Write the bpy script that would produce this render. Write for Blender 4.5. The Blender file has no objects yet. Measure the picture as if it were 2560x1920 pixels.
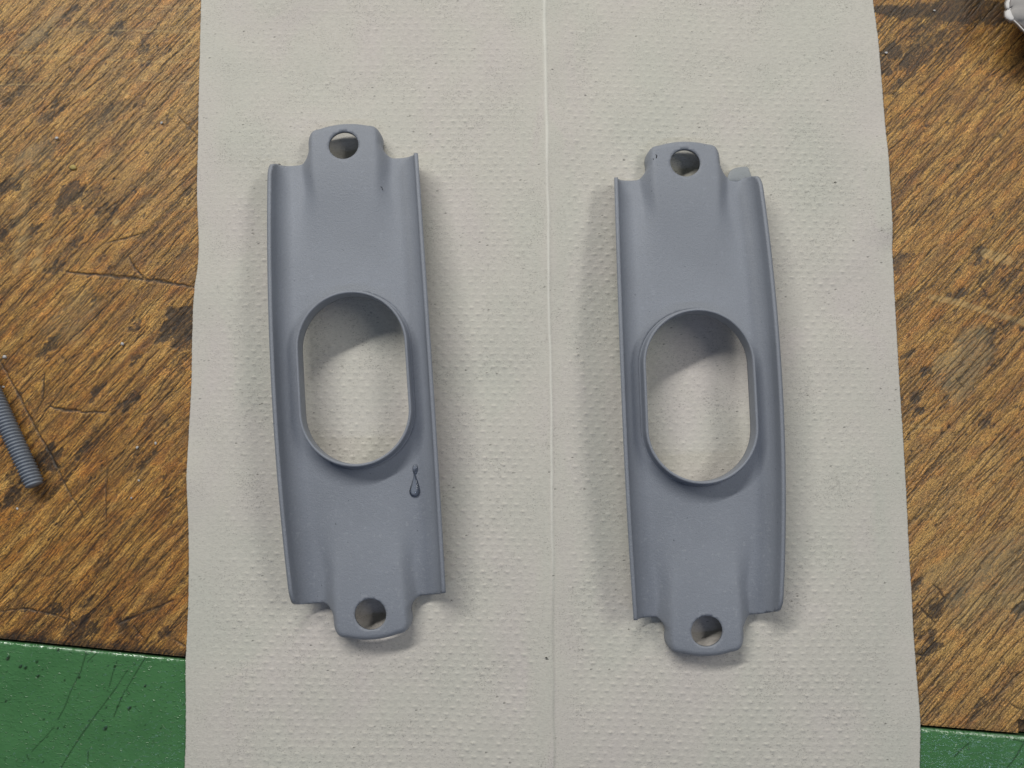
import bpy, math, random
import numpy as np
from mathutils import Vector, Matrix
from mathutils.geometry import delaunay_2d_cdt

MM = 0.001
R = math.radians
sc = bpy.context.scene
col = sc.collection

# ------------------------------------------------------------------ camera
F = 2130.0                      # focal length in pixels of a 2560 x 1920 picture
TILT = R(5.5)
DIST = 266.0                    # mm from the lens to the middle of the table
cam_data = bpy.data.cameras.new('camera')
cam_data.sensor_width = 36
cam_data.lens = 36 * F / 2560
cam_data.clip_start = 0.01
cam_data.clip_end = 20
cam = bpy.data.objects.new('camera', cam_data)
col.objects.link(cam)
CAM = np.array([0.0, -DIST * math.sin(TILT), DIST * math.cos(TILT)])
cam.location = Vector(CAM) * MM
cam.rotation_euler = (TILT, 0, 0)
sc.camera = cam


def P(u, v, z=0.0):
    """where the ray through photo point (u, v) meets the height z (all in mm)"""
    dx, dy, dz = (u - 1280) / F, -(v - 960) / F, -1.0
    c, s = math.cos(TILT), math.sin(TILT)
    d = np.array([dx, dy * c - dz * s, dy * s + dz * c])
    k = (z - CAM[2]) / d[2]
    return CAM + d * k


# ------------------------------------------------------------------ world, lamps, exposure
w = bpy.data.worlds.new('World')
sc.world = w
w.use_nodes = True
bg = w.node_tree.nodes['Background']
bg.inputs[0].default_value = (0.93, 1.0, 0.99, 1)
bg.inputs[1].default_value = 0.075


def tube(name, loc, aim, size, sy, power, colour, roll):
    l = bpy.data.lights.new(name, 'AREA')
    l.shape = 'RECTANGLE'
    l.size, l.size_y = size, sy
    l.energy = power
    l.color = colour
    o = bpy.data.objects.new(name, l)
    col.objects.link(o)
    o.location = loc
    z = (Vector(loc) - Vector(aim)).normalized()
    x = Vector((math.cos(roll), math.sin(roll), 0))
    x = (x - z * x.dot(z)).normalized()
    y = z.cross(x)
    o.matrix_world = Matrix.Translation(loc) @ Matrix((x, y, z)).transposed().to_4x4()
    return o


tube('ceiling_lamp', (-0.40, 0.88, 0.92), (0, 0, 0), 1.0, 0.05, 14.2, (1.0, 0.975, 0.91), R(27))
tube('ceiling_lamp', (0.80, 0.34, 1.00), (0, 0, 0), 0.8, 0.20, 4.4, (1.0, 0.975, 0.91), R(70))
tube('window_light', (0.10, -0.62, 1.0), (0, 0, 0), 1.5, 0.014, 1.6, (0.55, 0.67, 1.0), R(3))

sc.view_settings.view_transform = 'Standard'
sc.view_settings.look = 'None'
sc.view_settings.gamma = 1
sc.view_settings.exposure = -0.17

rng = np.random.default_rng(7)
random.seed(7)


# ------------------------------------------------------------------ helpers
def link(name, me, mat=None, parent=None, smooth=True):
    if mat is not None:
        me.materials.append(mat)
    if smooth:
        me.shade_smooth()
    o = bpy.data.objects.new(name, me)
    col.objects.link(o)
    if parent is not None:
        o.parent = parent
    return o


def mesh_np(name, V, Fq, mat=None, parent=None, attrs=None, smooth=True):
    """V (n,3) in mm, Fq (m,k) faces"""
    V = np.asarray(V, dtype=np.float32) * MM
    Fq = np.asarray(Fq, dtype=np.int32)
    k = Fq.shape[1]
    me = bpy.data.meshes.new(name)
    me.vertices.add(len(V))
    me.vertices.foreach_set('co', V.ravel())
    me.loops.add(Fq.size)
    me.loops.foreach_set('vertex_index', Fq.ravel())
    me.polygons.add(len(Fq))
    me.polygons.foreach_set('loop_start', np.arange(0, Fq.size, k, dtype=np.int32))
    me.update(calc_edges=True)
    if attrs:
        for an, a in attrs.items():
            at = me.attributes.new(an, 'FLOAT', 'POINT')
            at.data.foreach_set('value', np.asarray(a, dtype=np.float32).ravel())
    return link(name, me, mat, parent, smooth)


def grid_faces(nr, nc):
    i = np.arange((nr - 1) * nc).reshape(nr - 1, nc)[:, :-1].ravel()
    return np.stack([i, i + 1, i + nc + 1, i + nc], 1)


def tag(o, label=None, cat=None, group=None, kind=None):
    if label: o['label'] = label
    if cat: o['category'] = cat
    if group: o['group'] = group
    if kind: o['kind'] = kind
    return o


def empty(name, loc=(0, 0, 0), rz=0):
    o = bpy.data.objects.new(name, None)
    o.empty_display_size = 0.01
    col.objects.link(o)
    o.location = loc
    o.rotation_euler = (0, 0, rz)
    return o


def vnoise(x, y, scale, seed=0):
    """smooth value noise in 0..1 ; scale = size of a cell in mm"""
    g = np.random.default_rng(seed).random((256, 256))
    fx, fy = x / scale + 1000, y / scale + 1000
    ix, iy = np.floor(fx).astype(int), np.floor(fy).astype(int)
    tx, ty = fx - ix, fy - iy
    tx, ty = tx * tx * (3 - 2 * tx), ty * ty * (3 - 2 * ty)
    a, b = g[ix % 256, iy % 256], g[(ix + 1) % 256, iy % 256]
    c, d = g[ix % 256, (iy + 1) % 256], g[(ix + 1) % 256, (iy + 1) % 256]
    return (a * (1 - tx) + b * tx) * (1 - ty) + (c * (1 - tx) + d * tx) * ty


def fbm(x, y, scale, seed=0, octs=4):
    s, a, t = 0, 1, 0
    for k in range(octs):
        s = s + a * vnoise(x, y, scale / 2 ** k, seed + 17 * k)
        t += a
        a *= 0.55
    return s / t


def sstep(a, b, x):
    t = np.clip((x - a) / (b - a), 0, 1)
    return t * t * (3 - 2 * t)


class Field:
    """a scalar field over a grid whose columns stand at xs; rows at v above a base line y0(x)"""
    def __init__(self, xs, X, Y):
        self.xs, self.X, self.Y = xs, X, Y

    def stroke(self, F_, pts, width, amp=1.0, soft=0.25, jitter=0.0):
        for (x0, y0), (x1, y1), w0, w1 in zip(pts[:-1], pts[1:], width[:-1], width[1:]):
            m = max(w0, w1) + soft + 0.6
            c0 = max(0, np.searchsorted(self.xs, min(x0, x1) - m))
            c1 = min(len(self.xs), np.searchsorted(self.xs, max(x0, x1) + m))
            if c1 - c0 < 1: continue
            yc = self.Y[:, (c0 + c1 - 1) // 2]
            lo, hi = min(y0, y1) - m - 1.2, max(y0, y1) + m + 1.2
            r0, r1 = np.searchsorted(yc, lo), np.searchsorted(yc, hi)
            if r1 - r0 < 1: continue
            X, Y = self.X[r0:r1, c0:c1], self.Y[r0:r1, c0:c1]
            dx, dy = x1 - x0, y1 - y0
            L2 = dx * dx + dy * dy + 1e-9
            t = np.clip(((X - x0) * dx + (Y - y0) * dy) / L2, 0, 1)
            d = np.hypot(X - x0 - t * dx, Y - y0 - t * dy)
            ww = (w0 + (w1 - w0) * t) / 2
            val = amp * np.clip((ww + soft - d) / soft, 0, 1)
            F_[r0:r1, c0:c1] = np.maximum(F_[r0:r1, c0:c1], val)


def resample(pts, step, wob, rg):
    out = []
    for (x0, y0), (x1, y1) in zip(pts[:-1], pts[1:]):
        n = max(1, int(math.hypot(x1 - x0, y1 - y0) / step))
        for k in range(n):
            t = k / n
            out.append((x0 + (x1 - x0) * t + rg.normal(0, wob), y0 + (y1 - y0) * t + rg.normal(0, wob)))
    out.append(pts[-1])
    return out


# ------------------------------------------------------------------ materials
class NT:
    def __init__(self, name):
        self.m = bpy.data.materials.new(name)
        self.m.use_nodes = True
        self.t = self.m.node_tree
        self.b = self.t.nodes['Principled BSDF']

    def n(self, typ, **kw):
        nd = self.t.nodes.new(typ)
        for k, v in kw.items():
            setattr(nd, k, v)
        return nd

    def l(self, a, b):
        self.t.links.new(a, b)

    def coord(self, scale=(1, 1, 1), rot=(0, 0, 0)):
        tc = self.n('ShaderNodeTexCoord')
        m1 = self.n('ShaderNodeMapping')
        m1.inputs['Rotation'].default_value = rot
        m2 = self.n('ShaderNodeMapping')
        m2.inputs['Scale'].default_value = [s * 1000 for s in scale]
        self.l(tc.outputs['Object'], m1.inputs[0])
        self.l(m1.outputs[0], m2.inputs[0])
        return m2.outputs[0]

    def noise(self, vec, scale=1.0, detail=3.0, rough=0.55, dist=0.0):
        nd = self.n('ShaderNodeTexNoise')
        nd.inputs['Scale'].default_value = scale
        nd.inputs['Detail'].default_value = detail
        nd.inputs['Roughness'].default_value = rough
        nd.inputs['Distortion'].default_value = dist
        self.l(vec, nd.inputs['Vector'])
        return nd.outputs['Fac']

    def ramp(self, fac, stops):
        nd = self.n('ShaderNodeValToRGB')
        e = nd.color_ramp.elements
        while len(e) < len(stops):
            e.new(0.5)
        for k, (p, c) in enumerate(stops):
            e[k].position = p
            e[k].color = (c[0], c[1], c[2], 1) if not isinstance(c, (int, float)) else (c, c, c, 1)
        self.l(fac, nd.inputs[0])
        return nd.outputs[0]

    def mix(self, fac, a, b, mode='MIX'):
        nd = self.n('ShaderNodeMix', data_type='RGBA', blend_type=mode)
        if isinstance(fac, (int, float)): nd.inputs[0].default_value = fac
        else: self.l(fac, nd.inputs[0])
        for s, i in ((a, 6), (b, 7)):
            if isinstance(s, tuple): nd.inputs[i].default_value = (*s, 1)
            else: self.l(s, nd.inputs[i])
        return nd.outputs[2]

    def math(self, op, a, b=None, c=None):
        nd = self.n('ShaderNodeMath', operation=op)
        for k, s in enumerate((a, b, c)):
            if s is None: continue
            if isinstance(s, (int, float)): nd.inputs[k].default_value = s
            else: self.l(s, nd.inputs[k])
        return nd.outputs[0]

    def attr(self, name):
        nd = self.n('ShaderNodeAttribute', attribute_name=name)
        return nd.outputs['Fac']

    def bump(self, h, dist_mm, strength=1.0, prev=None):
        nd = self.n('ShaderNodeBump')
        nd.inputs['Strength'].default_value = strength
        nd.inputs['Distance'].default_value = dist_mm * MM
        self.l(h, nd.inputs['Height'])
        if prev is not None: self.l(prev, nd.inputs['Normal'])
        return nd.outputs[0]

    def out(self, colour=None, rough=None, normal=None, spec=None):
        if colour is not None:
            if isinstance(colour, tuple): self.b.inputs['Base Color'].default_value = (*colour, 1)
            else: self.l(colour, self.b.inputs['Base Color'])
        if rough is not None:
            if isinstance(rough, (int, float)): self.b.inputs['Roughness'].default_value = rough
            else: self.l(rough, self.b.inputs['Roughness'])
        if normal is not None: self.l(normal, self.b.inputs['Normal'])
        if spec is not None: self.b.inputs['Specular IOR Level'].default_value = spec
        return self.m


def mat_wood():
    t = NT('worn_wood')
    rot = (0, 0, R(-48))
    base = t.noise(t.coord((0.035, 0.30, 1), rot), 1.0, 4, 0.6, 0.4)
    c = t.ramp(base, [(0.28, (0.16, 0.078, 0.026)), (0.42, (0.36, 0.195, 0.054)),
                      (0.55, (0.48, 0.285, 0.085)), (0.70, (0.62, 0.40, 0.15))])
    fib = t.noise(t.coord((0.25, 3.2, 1), rot), 1.0, 5, 0.7, 0.2)
    fr = t.ramp(fib, [(0.30, 0.22), (0.46, 0.84), (0.62, 1.2)])
    c = t.mix(1.0, c, fr, 'MULTIPLY')
    # grey-brown grime rubbed into the grain in patches
    gn = t.noise(t.coord((0.07, 0.17, 1), rot), 1.0, 6, 0.74, 0.8)
    gf = t.ramp(gn, [(0.47, 0.0), (0.60, 0.62)])
    c = t.mix(t.math('MULTIPLY', gf, 0.75), c, (0.115, 0.066, 0.042))
    tone = t.attr('tone')
    c = t.mix(tone, c, t.mix(0.34, c, (0.54, 0.41, 0.23)))
    # fine pores
    po = t.noise(t.coord((0.45, 3.6, 1), rot), 1.0, 3, 0.6, 0.0)
    pf = t.ramp(po, [(0.39, 1.0), (0.47, 0.0)])
    c = t.mix(t.math('MULTIPLY', pf, 0.75), c, (0.045, 0.026, 0.018))
    gr = t.noise(t.coord((1.5, 2.6, 1), rot), 1.0, 3, 0.7)
    gk = t.ramp(gr, [(0.30, 0.34), (0.47, 0.98), (0.70, 1.6)])
    c = t.mix(1.0, c, gk, 'MULTIPLY')
    g3 = t.noise(t.coord((3.1, 3.6, 1), (0, 0, 0.3)), 1.0, 2, 0.7)
    c = t.mix(1.0, c, t.ramp(g3, [(0.30, 0.40), (0.50, 1.0), (0.70, 1.85)]), 'MULTIPLY')
    hu = t.noise(t.coord((0.10, 0.22, 1), (0, 0, R(-30))), 1.0, 3, 0.7)
    c = t.mix(1.0, c, t.ramp(hu, [(0.34, (1.06, 0.90, 0.80)), (0.5, (1, 1, 1)), (0.66, (1.0, 1.04, 1.02))]), 'MULTIPLY')
    sp = t.noise(t.coord((1.6, 2.2, 1), (0, 0, 0.5)), 1.0, 1, 0.5)
    sf = t.ramp(sp, [(0.71, 0.0), (0.78, 0.65)])
    c = t.mix(sf, c, (0.62, 0.55, 0.42))
    st = t.attr('stain')
    sn = t.noise(t.coord((0.5, 1.8, 1), rot), 1.0, 4, 0.6, 0.6)
    s2 = t.noise(t.coord((0.9, 1.5, 1), rot), 1.0, 5, 0.75, 0.5)
    rag = t.math('ADD', st, t.math('MULTIPLY', t.math('SUBTRACT', s2, 0.5), 1.9))
    rag = t.ramp(rag, [(0.28, 0.0), (0.75, 0.9)])
    sm = t.math('MULTIPLY', t.math('MULTIPLY', rag, t.math('MINIMUM', 1.0, t.math('MULTIPLY', st, 3.0))), t.ramp(sn, [(0.25, 0.55), (0.55, 1.0)]))
    c = t.mix(sm, c, (0.026, 0.021, 0.021))
    c = t.mix(t.attr('pale'), c, (0.60, 0.47, 0.26))
    c = t.mix(t.math('MULTIPLY', t.attr('grey'), t.ramp(s2, [(0.35, 0.2), (0.55, 1.0)])), c, (0.30, 0.285, 0.22))
    ck = t.math('MULTIPLY', t.attr('crack'), t.ramp(t.noise(t.coord((0.9, 0.9, 1)), 1.0, 3, 0.7), [(0.32, 0.45), (0.5, 1.0)]))
    c = t.mix(ck, c, (0.012, 0.009, 0.008))
    h = t.math('ADD', t.math('MULTIPLY', fib, 0.6), t.math('MULTIPLY', gr, 0.5))
    nb = t.bump(h, 0.35, 0.75)
    ro = t.ramp(gr, [(0.3, 0.62), (0.7, 0.36)])
    c = t.mix(1.0, c, (1.12, 0.99, 0.74), 'MULTIPLY')
    return t.out(c, ro, nb, 0.6)


def mat_green():
    t = NT('green_paint')
    n1 = t.noise(t.coord((0.08, 0.08, 1)), 1.0, 3, 0.5)
    c = t.ramp(n1, [(0.3, (0.066, 0.190, 0.074)), (0.7, (0.082, 0.228, 0.090))])
    d = t.noise(t.coord((0.9, 1.2, 1)), 1.0, 3, 0.7)
    df = t.ramp(d, [(0.66, 0.0), (0.74, 0.55)])
    c = t.mix(df, c, (0.02, 0.04, 0.02))
    c = t.mix(t.attr('stain'), c, (0.012, 0.018, 0.012))
    c = t.mix(t.attr('pale'), c, (0.45, 0.60, 0.48))
    h = t.noise(t.coord((0.50, 0.75, 1), (0, 0, 0.2)), 1.0, 2, 0.5, 0.5)
    h2 = t.ramp(t.noise(t.coord((0.75, 1.5, 1), (0, 0, 0.1)), 1.0, 1, 0.5), [(0.60, 0.0), (0.72, 1.0)])
    nb = t.bump(t.math('ADD', t.math('MULTIPLY', h, 0.50), t.math('MULTIPLY', h2, 0.22)), 0.50, 1.0)
    return t.out(c, 0.09, nb, 0.5)


def mat_primer(name, base=(0.280, 0.304, 0.356)):
    t = NT(name)
    n1 = t.noise(t.coord((0.05, 0.05, 0.05)), 1.0, 3, 0.5)
    k = t.ramp(n1, [(0.3, 0.95), (0.7, 1.05)])
    c = t.mix(1.0, base, k, 'MULTIPLY')
    sp = t.noise(t.coord((0.55, 0.55, 0.55)), 1.0, 1, 0.5)
    c = t.mix(t.ramp(sp, [(0.68, 0.0), (0.76, 0.16)]), c, tuple(min(1, b * 1.45) for b in base))
    tc = t.n('ShaderNodeTexCoord'); sx_ = t.n('ShaderNodeSeparateXYZ')
    t.l(tc.outputs['Object'], sx_.inputs[0])
    lowend = t.n('ShaderNodeMapRange'); lowend.inputs[1].default_value = -0.022; lowend.inputs[2].default_value = -0.045
    t.l(sx_.outputs[1], lowend.inputs[0])
    sp2 = t.noise(t.coord((0.75, 0.75, 0.75), (0, 1, 0)), 1.0, 1, 0.5)
    c = t.mix(t.math('MULTIPLY', lowend.outputs[0], t.ramp(sp2, [(0.63, 0.0), (0.73, 0.20)])), c, (0.50, 0.53, 0.57))
    dk = t.noise(t.coord((0.9, 0.9, 0.9), (1, 2, 0)), 1.0, 2, 0.6)
    c = t.mix(t.ramp(dk, [(0.74, 0.0), (0.78, 0.7)]), c, (0.06, 0.07, 0.08))
    fn = t.noise(t.coord((3.2, 3.2, 3.2)), 1.0, 3, 0.6)
    c = t.mix(0.6, c, t.ramp(fn, [(0.25, 0.84), (0.75, 1.16)]), 'MULTIPLY')
    f2 = t.noise(t.coord((1.3, 1.3, 1.3)), 1.0, 3, 0.6)
    nb = t.bump(t.math('ADD', fn, t.math('MULTIPLY', f2, 0.7)), 0.16, 0.8)
    return t.out(c, 0.52, nb, 0.4)


def mat_paper():
    t = NT('paper_towel')
    n1 = t.noise(t.coord((0.030, 0.022, 1)), 1.0, 3, 0.5)
    c = t.ramp(n1, [(0.32, (0.625, 0.620, 0.560)), (0.5, (0.650, 0.628, 0.575)), (0.68, (0.655, 0.615, 0.582))])
    fb = t.noise(t.coord((1.0, 2.6, 1)), 1.0, 4, 0.65)
    c = t.mix(0.75, c, t.ramp(fb, [(0.25, 0.80), (0.5, 1.0), (0.75, 1.10)]), 'MULTIPLY')
    # dust and fibre specks, thicker in patches
    a = t.noise(t.coord((2.2, 3.0, 1)), 1.0, 2, 0.6)
    cl = t.noise(t.coord((0.10, 0.10, 1), (0, 0, 1)), 1.0, 3, 0.6)
    thr = t.math('ADD', a, t.math('MULTIPLY', t.math('SUBTRACT', cl, 0.5), 0.32))
    c = t.mix(t.ramp(thr, [(0.60, 0.0), (0.72, 0.50)]), c, (0.20, 0.19, 0.18))
    c = t.mix(t.math('MULTIPLY', t.attr('crease'), 0.9), c, (0.84, 0.83, 0.77))  # crest coloured paler, in place of light catching the ridge
    c = t.mix(t.attr('stain'), c, (0.06, 0.058, 0.055))
    h = t.noise(t.coord((1.6, 2.2, 1)), 1.0, 4, 0.6)
    nb = t.bump(h, 0.12, 0.8)
    m = t.out(c, 0.88, nb, 0.15)
    return m


def mat_plain(name, c, rough=0.6, spec=0.4, var=0.15, scale=1.2):
    t = NT(name)
    n1 = t.noise(t.coord((scale, scale, scale)), 1.0, 3, 0.6)
    cc = t.mix(1.0, c, t.ramp(n1, [(0.3, 1 - var), (0.7, 1 + var)]), 'MULTIPLY')
    return t.out(cc, rough, t.bump(n1, 0.1, 0.4), spec)


M_WOOD, M_GREEN, M_PAPER = mat_wood(), mat_green(), mat_paper()
M_PRIMER = mat_primer('grey_primer')
M_DARK = mat_plain('dark_grime', (0.012, 0.010, 0.009), 0.8)

# ------------------------------------------------------------------ workbench
EDGE = [P(u, v)[:2] for u, v in ((-400, 1556), (0, 1596), (463, 1642), (1380, 1728), (2297, 1812), (2560, 1834), (3000, 1872))]
EX, EY = [e[0] for e in EDGE], [e[1] for e in EDGE]


def yedge(x):
    return np.interp(x, EX, EY)


bench = empty('workbench')
tag(bench, 'worn scratched wooden workbench top with a green painted front edge', 'workbench')


def span(*seg):
    a = [np.arange(x0, x1, st) for x0, x1, st in seg]
    return np.concatenate(a)


xs = span((-215, -168, 1.0), (-168, -96, 0.27), (-96, 110, 2.5), (110, 172, 0.27), (172, 220, 1.0))
vs = span((0, 236, 0.27), (236, 300, 1.2))
X, V_ = np.meshgrid(xs, vs)
Y = yedge(X) + V_
fld = Field(xs, X, Y)
crack, stain, pale, grey = (np.zeros_like(X) for _ in range(4))


def px(pts, ox=0, oy=0, s=1.0):
    return [tuple(P(ox + u / s, oy + v / s)[:2]) for u, v in pts]


def line(F_, pts, w, amp=1.0, soft=0.25, wob=0.12, taper=True, step=1.5):
    q = resample(pts, step, wob, rng)
    n = len(q)
    ws = [w * (min(1, 0.25 + 3 * min(i, n - 1 - i) / max(1, n)) if taper else 1) * rng.uniform(.7, 1.25) for i in range(n)]
    fld.stroke(F_, q, ws, amp, soft)


# fissures that follow the grain
for (xa, xb, n, ang0) in ((-170, -92, 1900, 49), (108, 176, 1500, 46)):
    for k in range(n):
        x, y = rng.uniform(xa - 10, xb), rng.uniform(-135, 135)
        L = min(60, rng.exponential(13) + 3)
        a = R(ang0 + rng.normal(0, 1.6))
        pts, ws = [(x, y)], []
        wmax = rng.choice([0.05, 0.12, 0.20, 0.32], p=[.50, .32, .14, .04])
        nst = max(3, int(L / 1.6))
        for i in range(nst):
            aa = a + rng.normal(0, 0.10)
            x += 1.6 * math.cos(aa)
            y += 1.6 * math.sin(aa)
            pts.append((x, y))
        ws = [wmax * math.sin(math.pi * (i + 0.5) / (nst + 1)) * rng.uniform(.4, 1.3) for i in range(nst + 1)]
        fld.stroke(crack, pts, ws, rng.uniform(0.5, 1.0), 0.24)

S, T7, S5, S4 = 3.317, 3.95, 5.53, 3.317
dark_lines = [
    (px([(545, 765), (870, 790), (1240, 825), (1640, 895)], 0, 450, S), 0.75),
    (px([(900, 515), (1020, 490), (1180, 440)], 0, 450, S), 0.35),
    (px([(1070, 640), (1120, 730), (1190, 810)], 0, 450, S), 0.5),
    (px([(0, 80), (200, 450), (320, 690), (480, 980), (600, 1220), (740, 1480), (830, 1640)], 0, 880, T7), 0.30),
    (px([(490, 545), (640, 570), (800, 580)], 0, 880, T7), 0.8),
    (px([(800, 590), (1050, 590)], 0, 880, T7), 0.4),
    (px([(1330, 360), (900, 870), (480, 1400)], 0, 880, T7), 0.25),
    (px([(440, 220), (420, 460), (340, 620)], 0, 880, T7), 0.25),
    (px([(1050, 1660), (1045, 1400), (1060, 1160)], 0, 880, T7), 0.2),
    (px([(0, 85), (200, 65), (400, 110), (550, 155), (600, 210)], 0, 1500, 3.16), 0.22),
    (px([(940, 185), (1150, 90), (1370, 0)], 0, 1500, 3.16), 0.6),
    (px([(560, 0), (540, 150), (520, 220)], 0, 1500, 3.16), 0.2),
    (px([(1050, 200), (1130, 300)], 0, 1500, 3.16), 0.3),
    (px([(1380, 310), (1470, 370)], 0, 1500, 3.16), 0.3),
    (px([(1480, 960), (1640, 1130)], 0, 0, S), 0.22),
    (px([(555, 190), (600, 240), (650, 310)], 2160, 1400, 3.19), 0.4),
    (px([(430, 360), (500, 430), (570, 500)], 2160, 1400, 3.19), 0.5),
    (px([(400, 745), (490, 762)], 2160, 1400, 3.19), 0.35),
    (px([(1170, 1150), (1270, 1195)], 2160, 1400, 3.19), 0.25),
    (px([(950, 350), (1010, 430)], 2160, 600, S), 0.22),
    (px([(1120, 680), (1170, 760)], 2160, 600, S), 0.22),
    (px([(640, 760), (700, 780)], 2160, 600, S), 0.2),
    (px([(1250, 240), (1327, 262)], 2160, 600, S), 0.4),
    (px([(760, 1150), (830, 1220)], 2160, 600, S), 0.35),
    (px([(840, 500), (1010, 330), (1200, 120)], 2160, 600, S), 0.45),
]
for pts, wd in dark_lines:
    line(crack, pts, wd, 0.9, 0.28)
pale_lines = [
    (px([(1020, 40), (1650, 65)], 0, 0, S), 0.15), (px([(370, 240), (900, 248), (1650, 265)], 0, 0, S), 0.15),
    (px([(0, 455), (500, 462), (900, 495), (1660, 522)], 0, 0, S), 0.12), (px([(0, 700), (660, 690)], 0, 0, S), 0.15),
    (px([(1180, 665), (1650, 690)], 0, 0, S), 0.15), (px([(900, 950), (940, 1090)], 0, 0, S), 0.2),
    (px([(550, 470), (800, 520), (1000, 590), (1327, 680)], 2160, 600, S), 1.6),
    (px([(1010, 110), (1200, 170)], 2160, 600, S), 2.4),
    (px([(400, 1545), (640, 1560)], 2160, 600, S), 0.15),
]
for pts, wd in pale_lines:
    line(pale, pts, wd, 0.42, 0.35, 0.05, False, 4)
line(pale, px([(215, 0), (195, 230), (180, 480), (150, 640), (135, 760)], 0, 450, S), 2.0, 0.32, 1.6, 0.4)
line(pale, px([(40, 330), (200, 600), (560, 470)], 0, 450, S), 0.6, 0.25, 0.8, 0.3)


def blob(F_, c, r, amp, n=10, soft=.55, elong=2.0, ang=49):
    for k in range(n):
        a = R(ang)
        along, across = rng.normal(0, r * elong * .5), rng.normal(0, r * .5)
        x = c[0] + along * math.cos(a) - across * math.sin(a)
        y = c[1] + along * math.sin(a) + across * math.cos(a)
        l = rng.uniform(.3, 1) * r
        fld.stroke(F_, [(x - l * math.cos(a), y - l * math.sin(a)), (x, y), (x + l * math.cos(a), y + l * math.sin(a))],
                   [r * .3, r * .8, r * .2], amp * rng.uniform(.6, 1), soft)


def B(F_, u, v, ox, oy, s, r, amp, **kw):
    blob(F_, P(ox + u / s, oy + v / s)[:2], r, amp, **kw)


for u, v, r, a in ((560, 150, 1.8, .7), (700, 200, 1.5, .7), (980, 220, 2.6, .8), (790, 60, 2.2, .6), (1170, 370, 2.5, .7),
                   (170, 640, 4.2, .55), (60, 760, 3.2, .65), (440, 920, 2.2, .75), (380, 1220, 3.0, .6), (900, 920, 2.4, .6),
                   (1150, 880, 1.4, .7), (300, 1450, 2.6, .5), (545, 1600, 2.6, .85), (740, 1610, 3.0, .6), (110, 1500, 2.6, .8),
                   (130, 1250, 3.0, .5), (40, 240, 1.8, .6), (780, 950, 3.6, .4), (960, 1230, 1.5, .6), (1230, 260, 2.0, .6),
                   (940, 60, 2.4, .5), (330, 330, 2.6, .55), (220, 420, 2.6, .45), (1200, 540, 1.2, .7), (1380, 1010, 1.2, .6)):
    B(stain, u, v, 0, 0, S, r, a)
for u, v, r, a in ((540, 150, 3.0, .85), (750, 110, 2.6, .6), (850, 230, 1.4, .8), (950, 230, 1.4, .7), (240, 430, 1.8, .85),
                   (600, 535, 1.6, .8), (440, 720, 1.3, .8), (480, 740, 1.3, .7), (20, 500, 3.4, .7), (30, 350, 2.0, .6),
                   (370, 1410, 2.3, .85), (1450, 1160, 2.6, .95), (1560, 1260, 4.0, .95), (1500, 1180, 3.2, .95),
                   (1500, 1480, 2.2, .6), (1120, 1200, 1.4, .8), (1130, 1470, 1.0, .8), (1420, 230, 1.8, .5), (870, 390, 2.2, .5),
                   (1550, 100, 1.0, .8), (840, 640, .9, .7), (1000, 640, 1.6, .5), (1520, 810, .8, .5), (700, 470, 3.5, .35)):
    B(stain, u, v, 0, 450, S, r, a)
line(stain, px([(1400, 1080), (1480, 1170), (1600, 1300)], 0, 450, S), 4.2, 1.0, 1.4, 0.6)
for u, v, r, a in ((960, 400, 1.5, .85), (1320, 480, 1.9, .9), (430, 1040, 2.4, .95), (500, 1090, 2.2, .95), (820, 970, 1.2, .8),
                   (120, 1220, 1.6, .7), (120, 1370, 1.6, .95), (100, 1450, 2.0, .9), (360, 460, 2.6, .45), (1630, 690, 1.5, .6),
                   (900, 850, 1.6, .5), (1440, 1060, 1.3, .6), (1800, 70, 3, .5), (1040, 560, 2.0, .35), (480, 1380, 2.0, .5),
                   (200, 1500, 2.2, .6), (330, 800, 2.6, .4)):
    B(stain, u, v, 0, 880, T7, r, a)
line(stain, px([(380, 1020), (470, 1070), (590, 1140)], 0, 880, T7), 2.2, 1.0, .6, .3)
line(stain, px([(90, 1350), (200, 1365)], 0, 880, T7), 1.0, 1.0, .4, .2)
for u, v, r, a in ((630, 240, 2.4, 1), (620, 280, 1.6, 1), (740, 240, 1.2, .9), (430, 80, 1.1, .9), (1300, 260, 1.6, .8),
                   (980, 170, 1.6, .9), (690, 20, 1.6, .8), (270, 230, 1.3, .6), (1080, 350, 1.1, .6), (860, 80, 1.4, .5)):
    B(stain, u, v, 0, 1500, 3.16, r, a)
line(stain, px([(130, 130), (500, 165), (760, 160)], 2160, 0, S5), 3.4, 0.92, 1.2, .5)
line(stain, px([(700, 190), (1000, 130), (1300, 100), (1850, 130), (2200, 150)], 2160, 0, S5), 6.0, 0.92, 2.2, .8)
for u, v, r, a in ((850, 540, 4.5, .75), (1000, 620, 4.0, .7), (780, 760, 3.5, .7), (900, 330, 3.6, .75), (1150, 430, 4.5, .6),
                   (330, 830, 3.0, .9), (270, 950, 2.6, .8), (560, 890, 1.3, .9), (1640, 890, 1.5, .6), (1500, 250, 3.0, .6),
                   (450, 1180, 1.8, .7), (500, 650, 3.4, .5), (2000, 1250, 4.0, .35), (1900, 900, 3.4, .35)):
    B(stain, u, v, 2160, 0, S5, r, a, ang=46)
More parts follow.
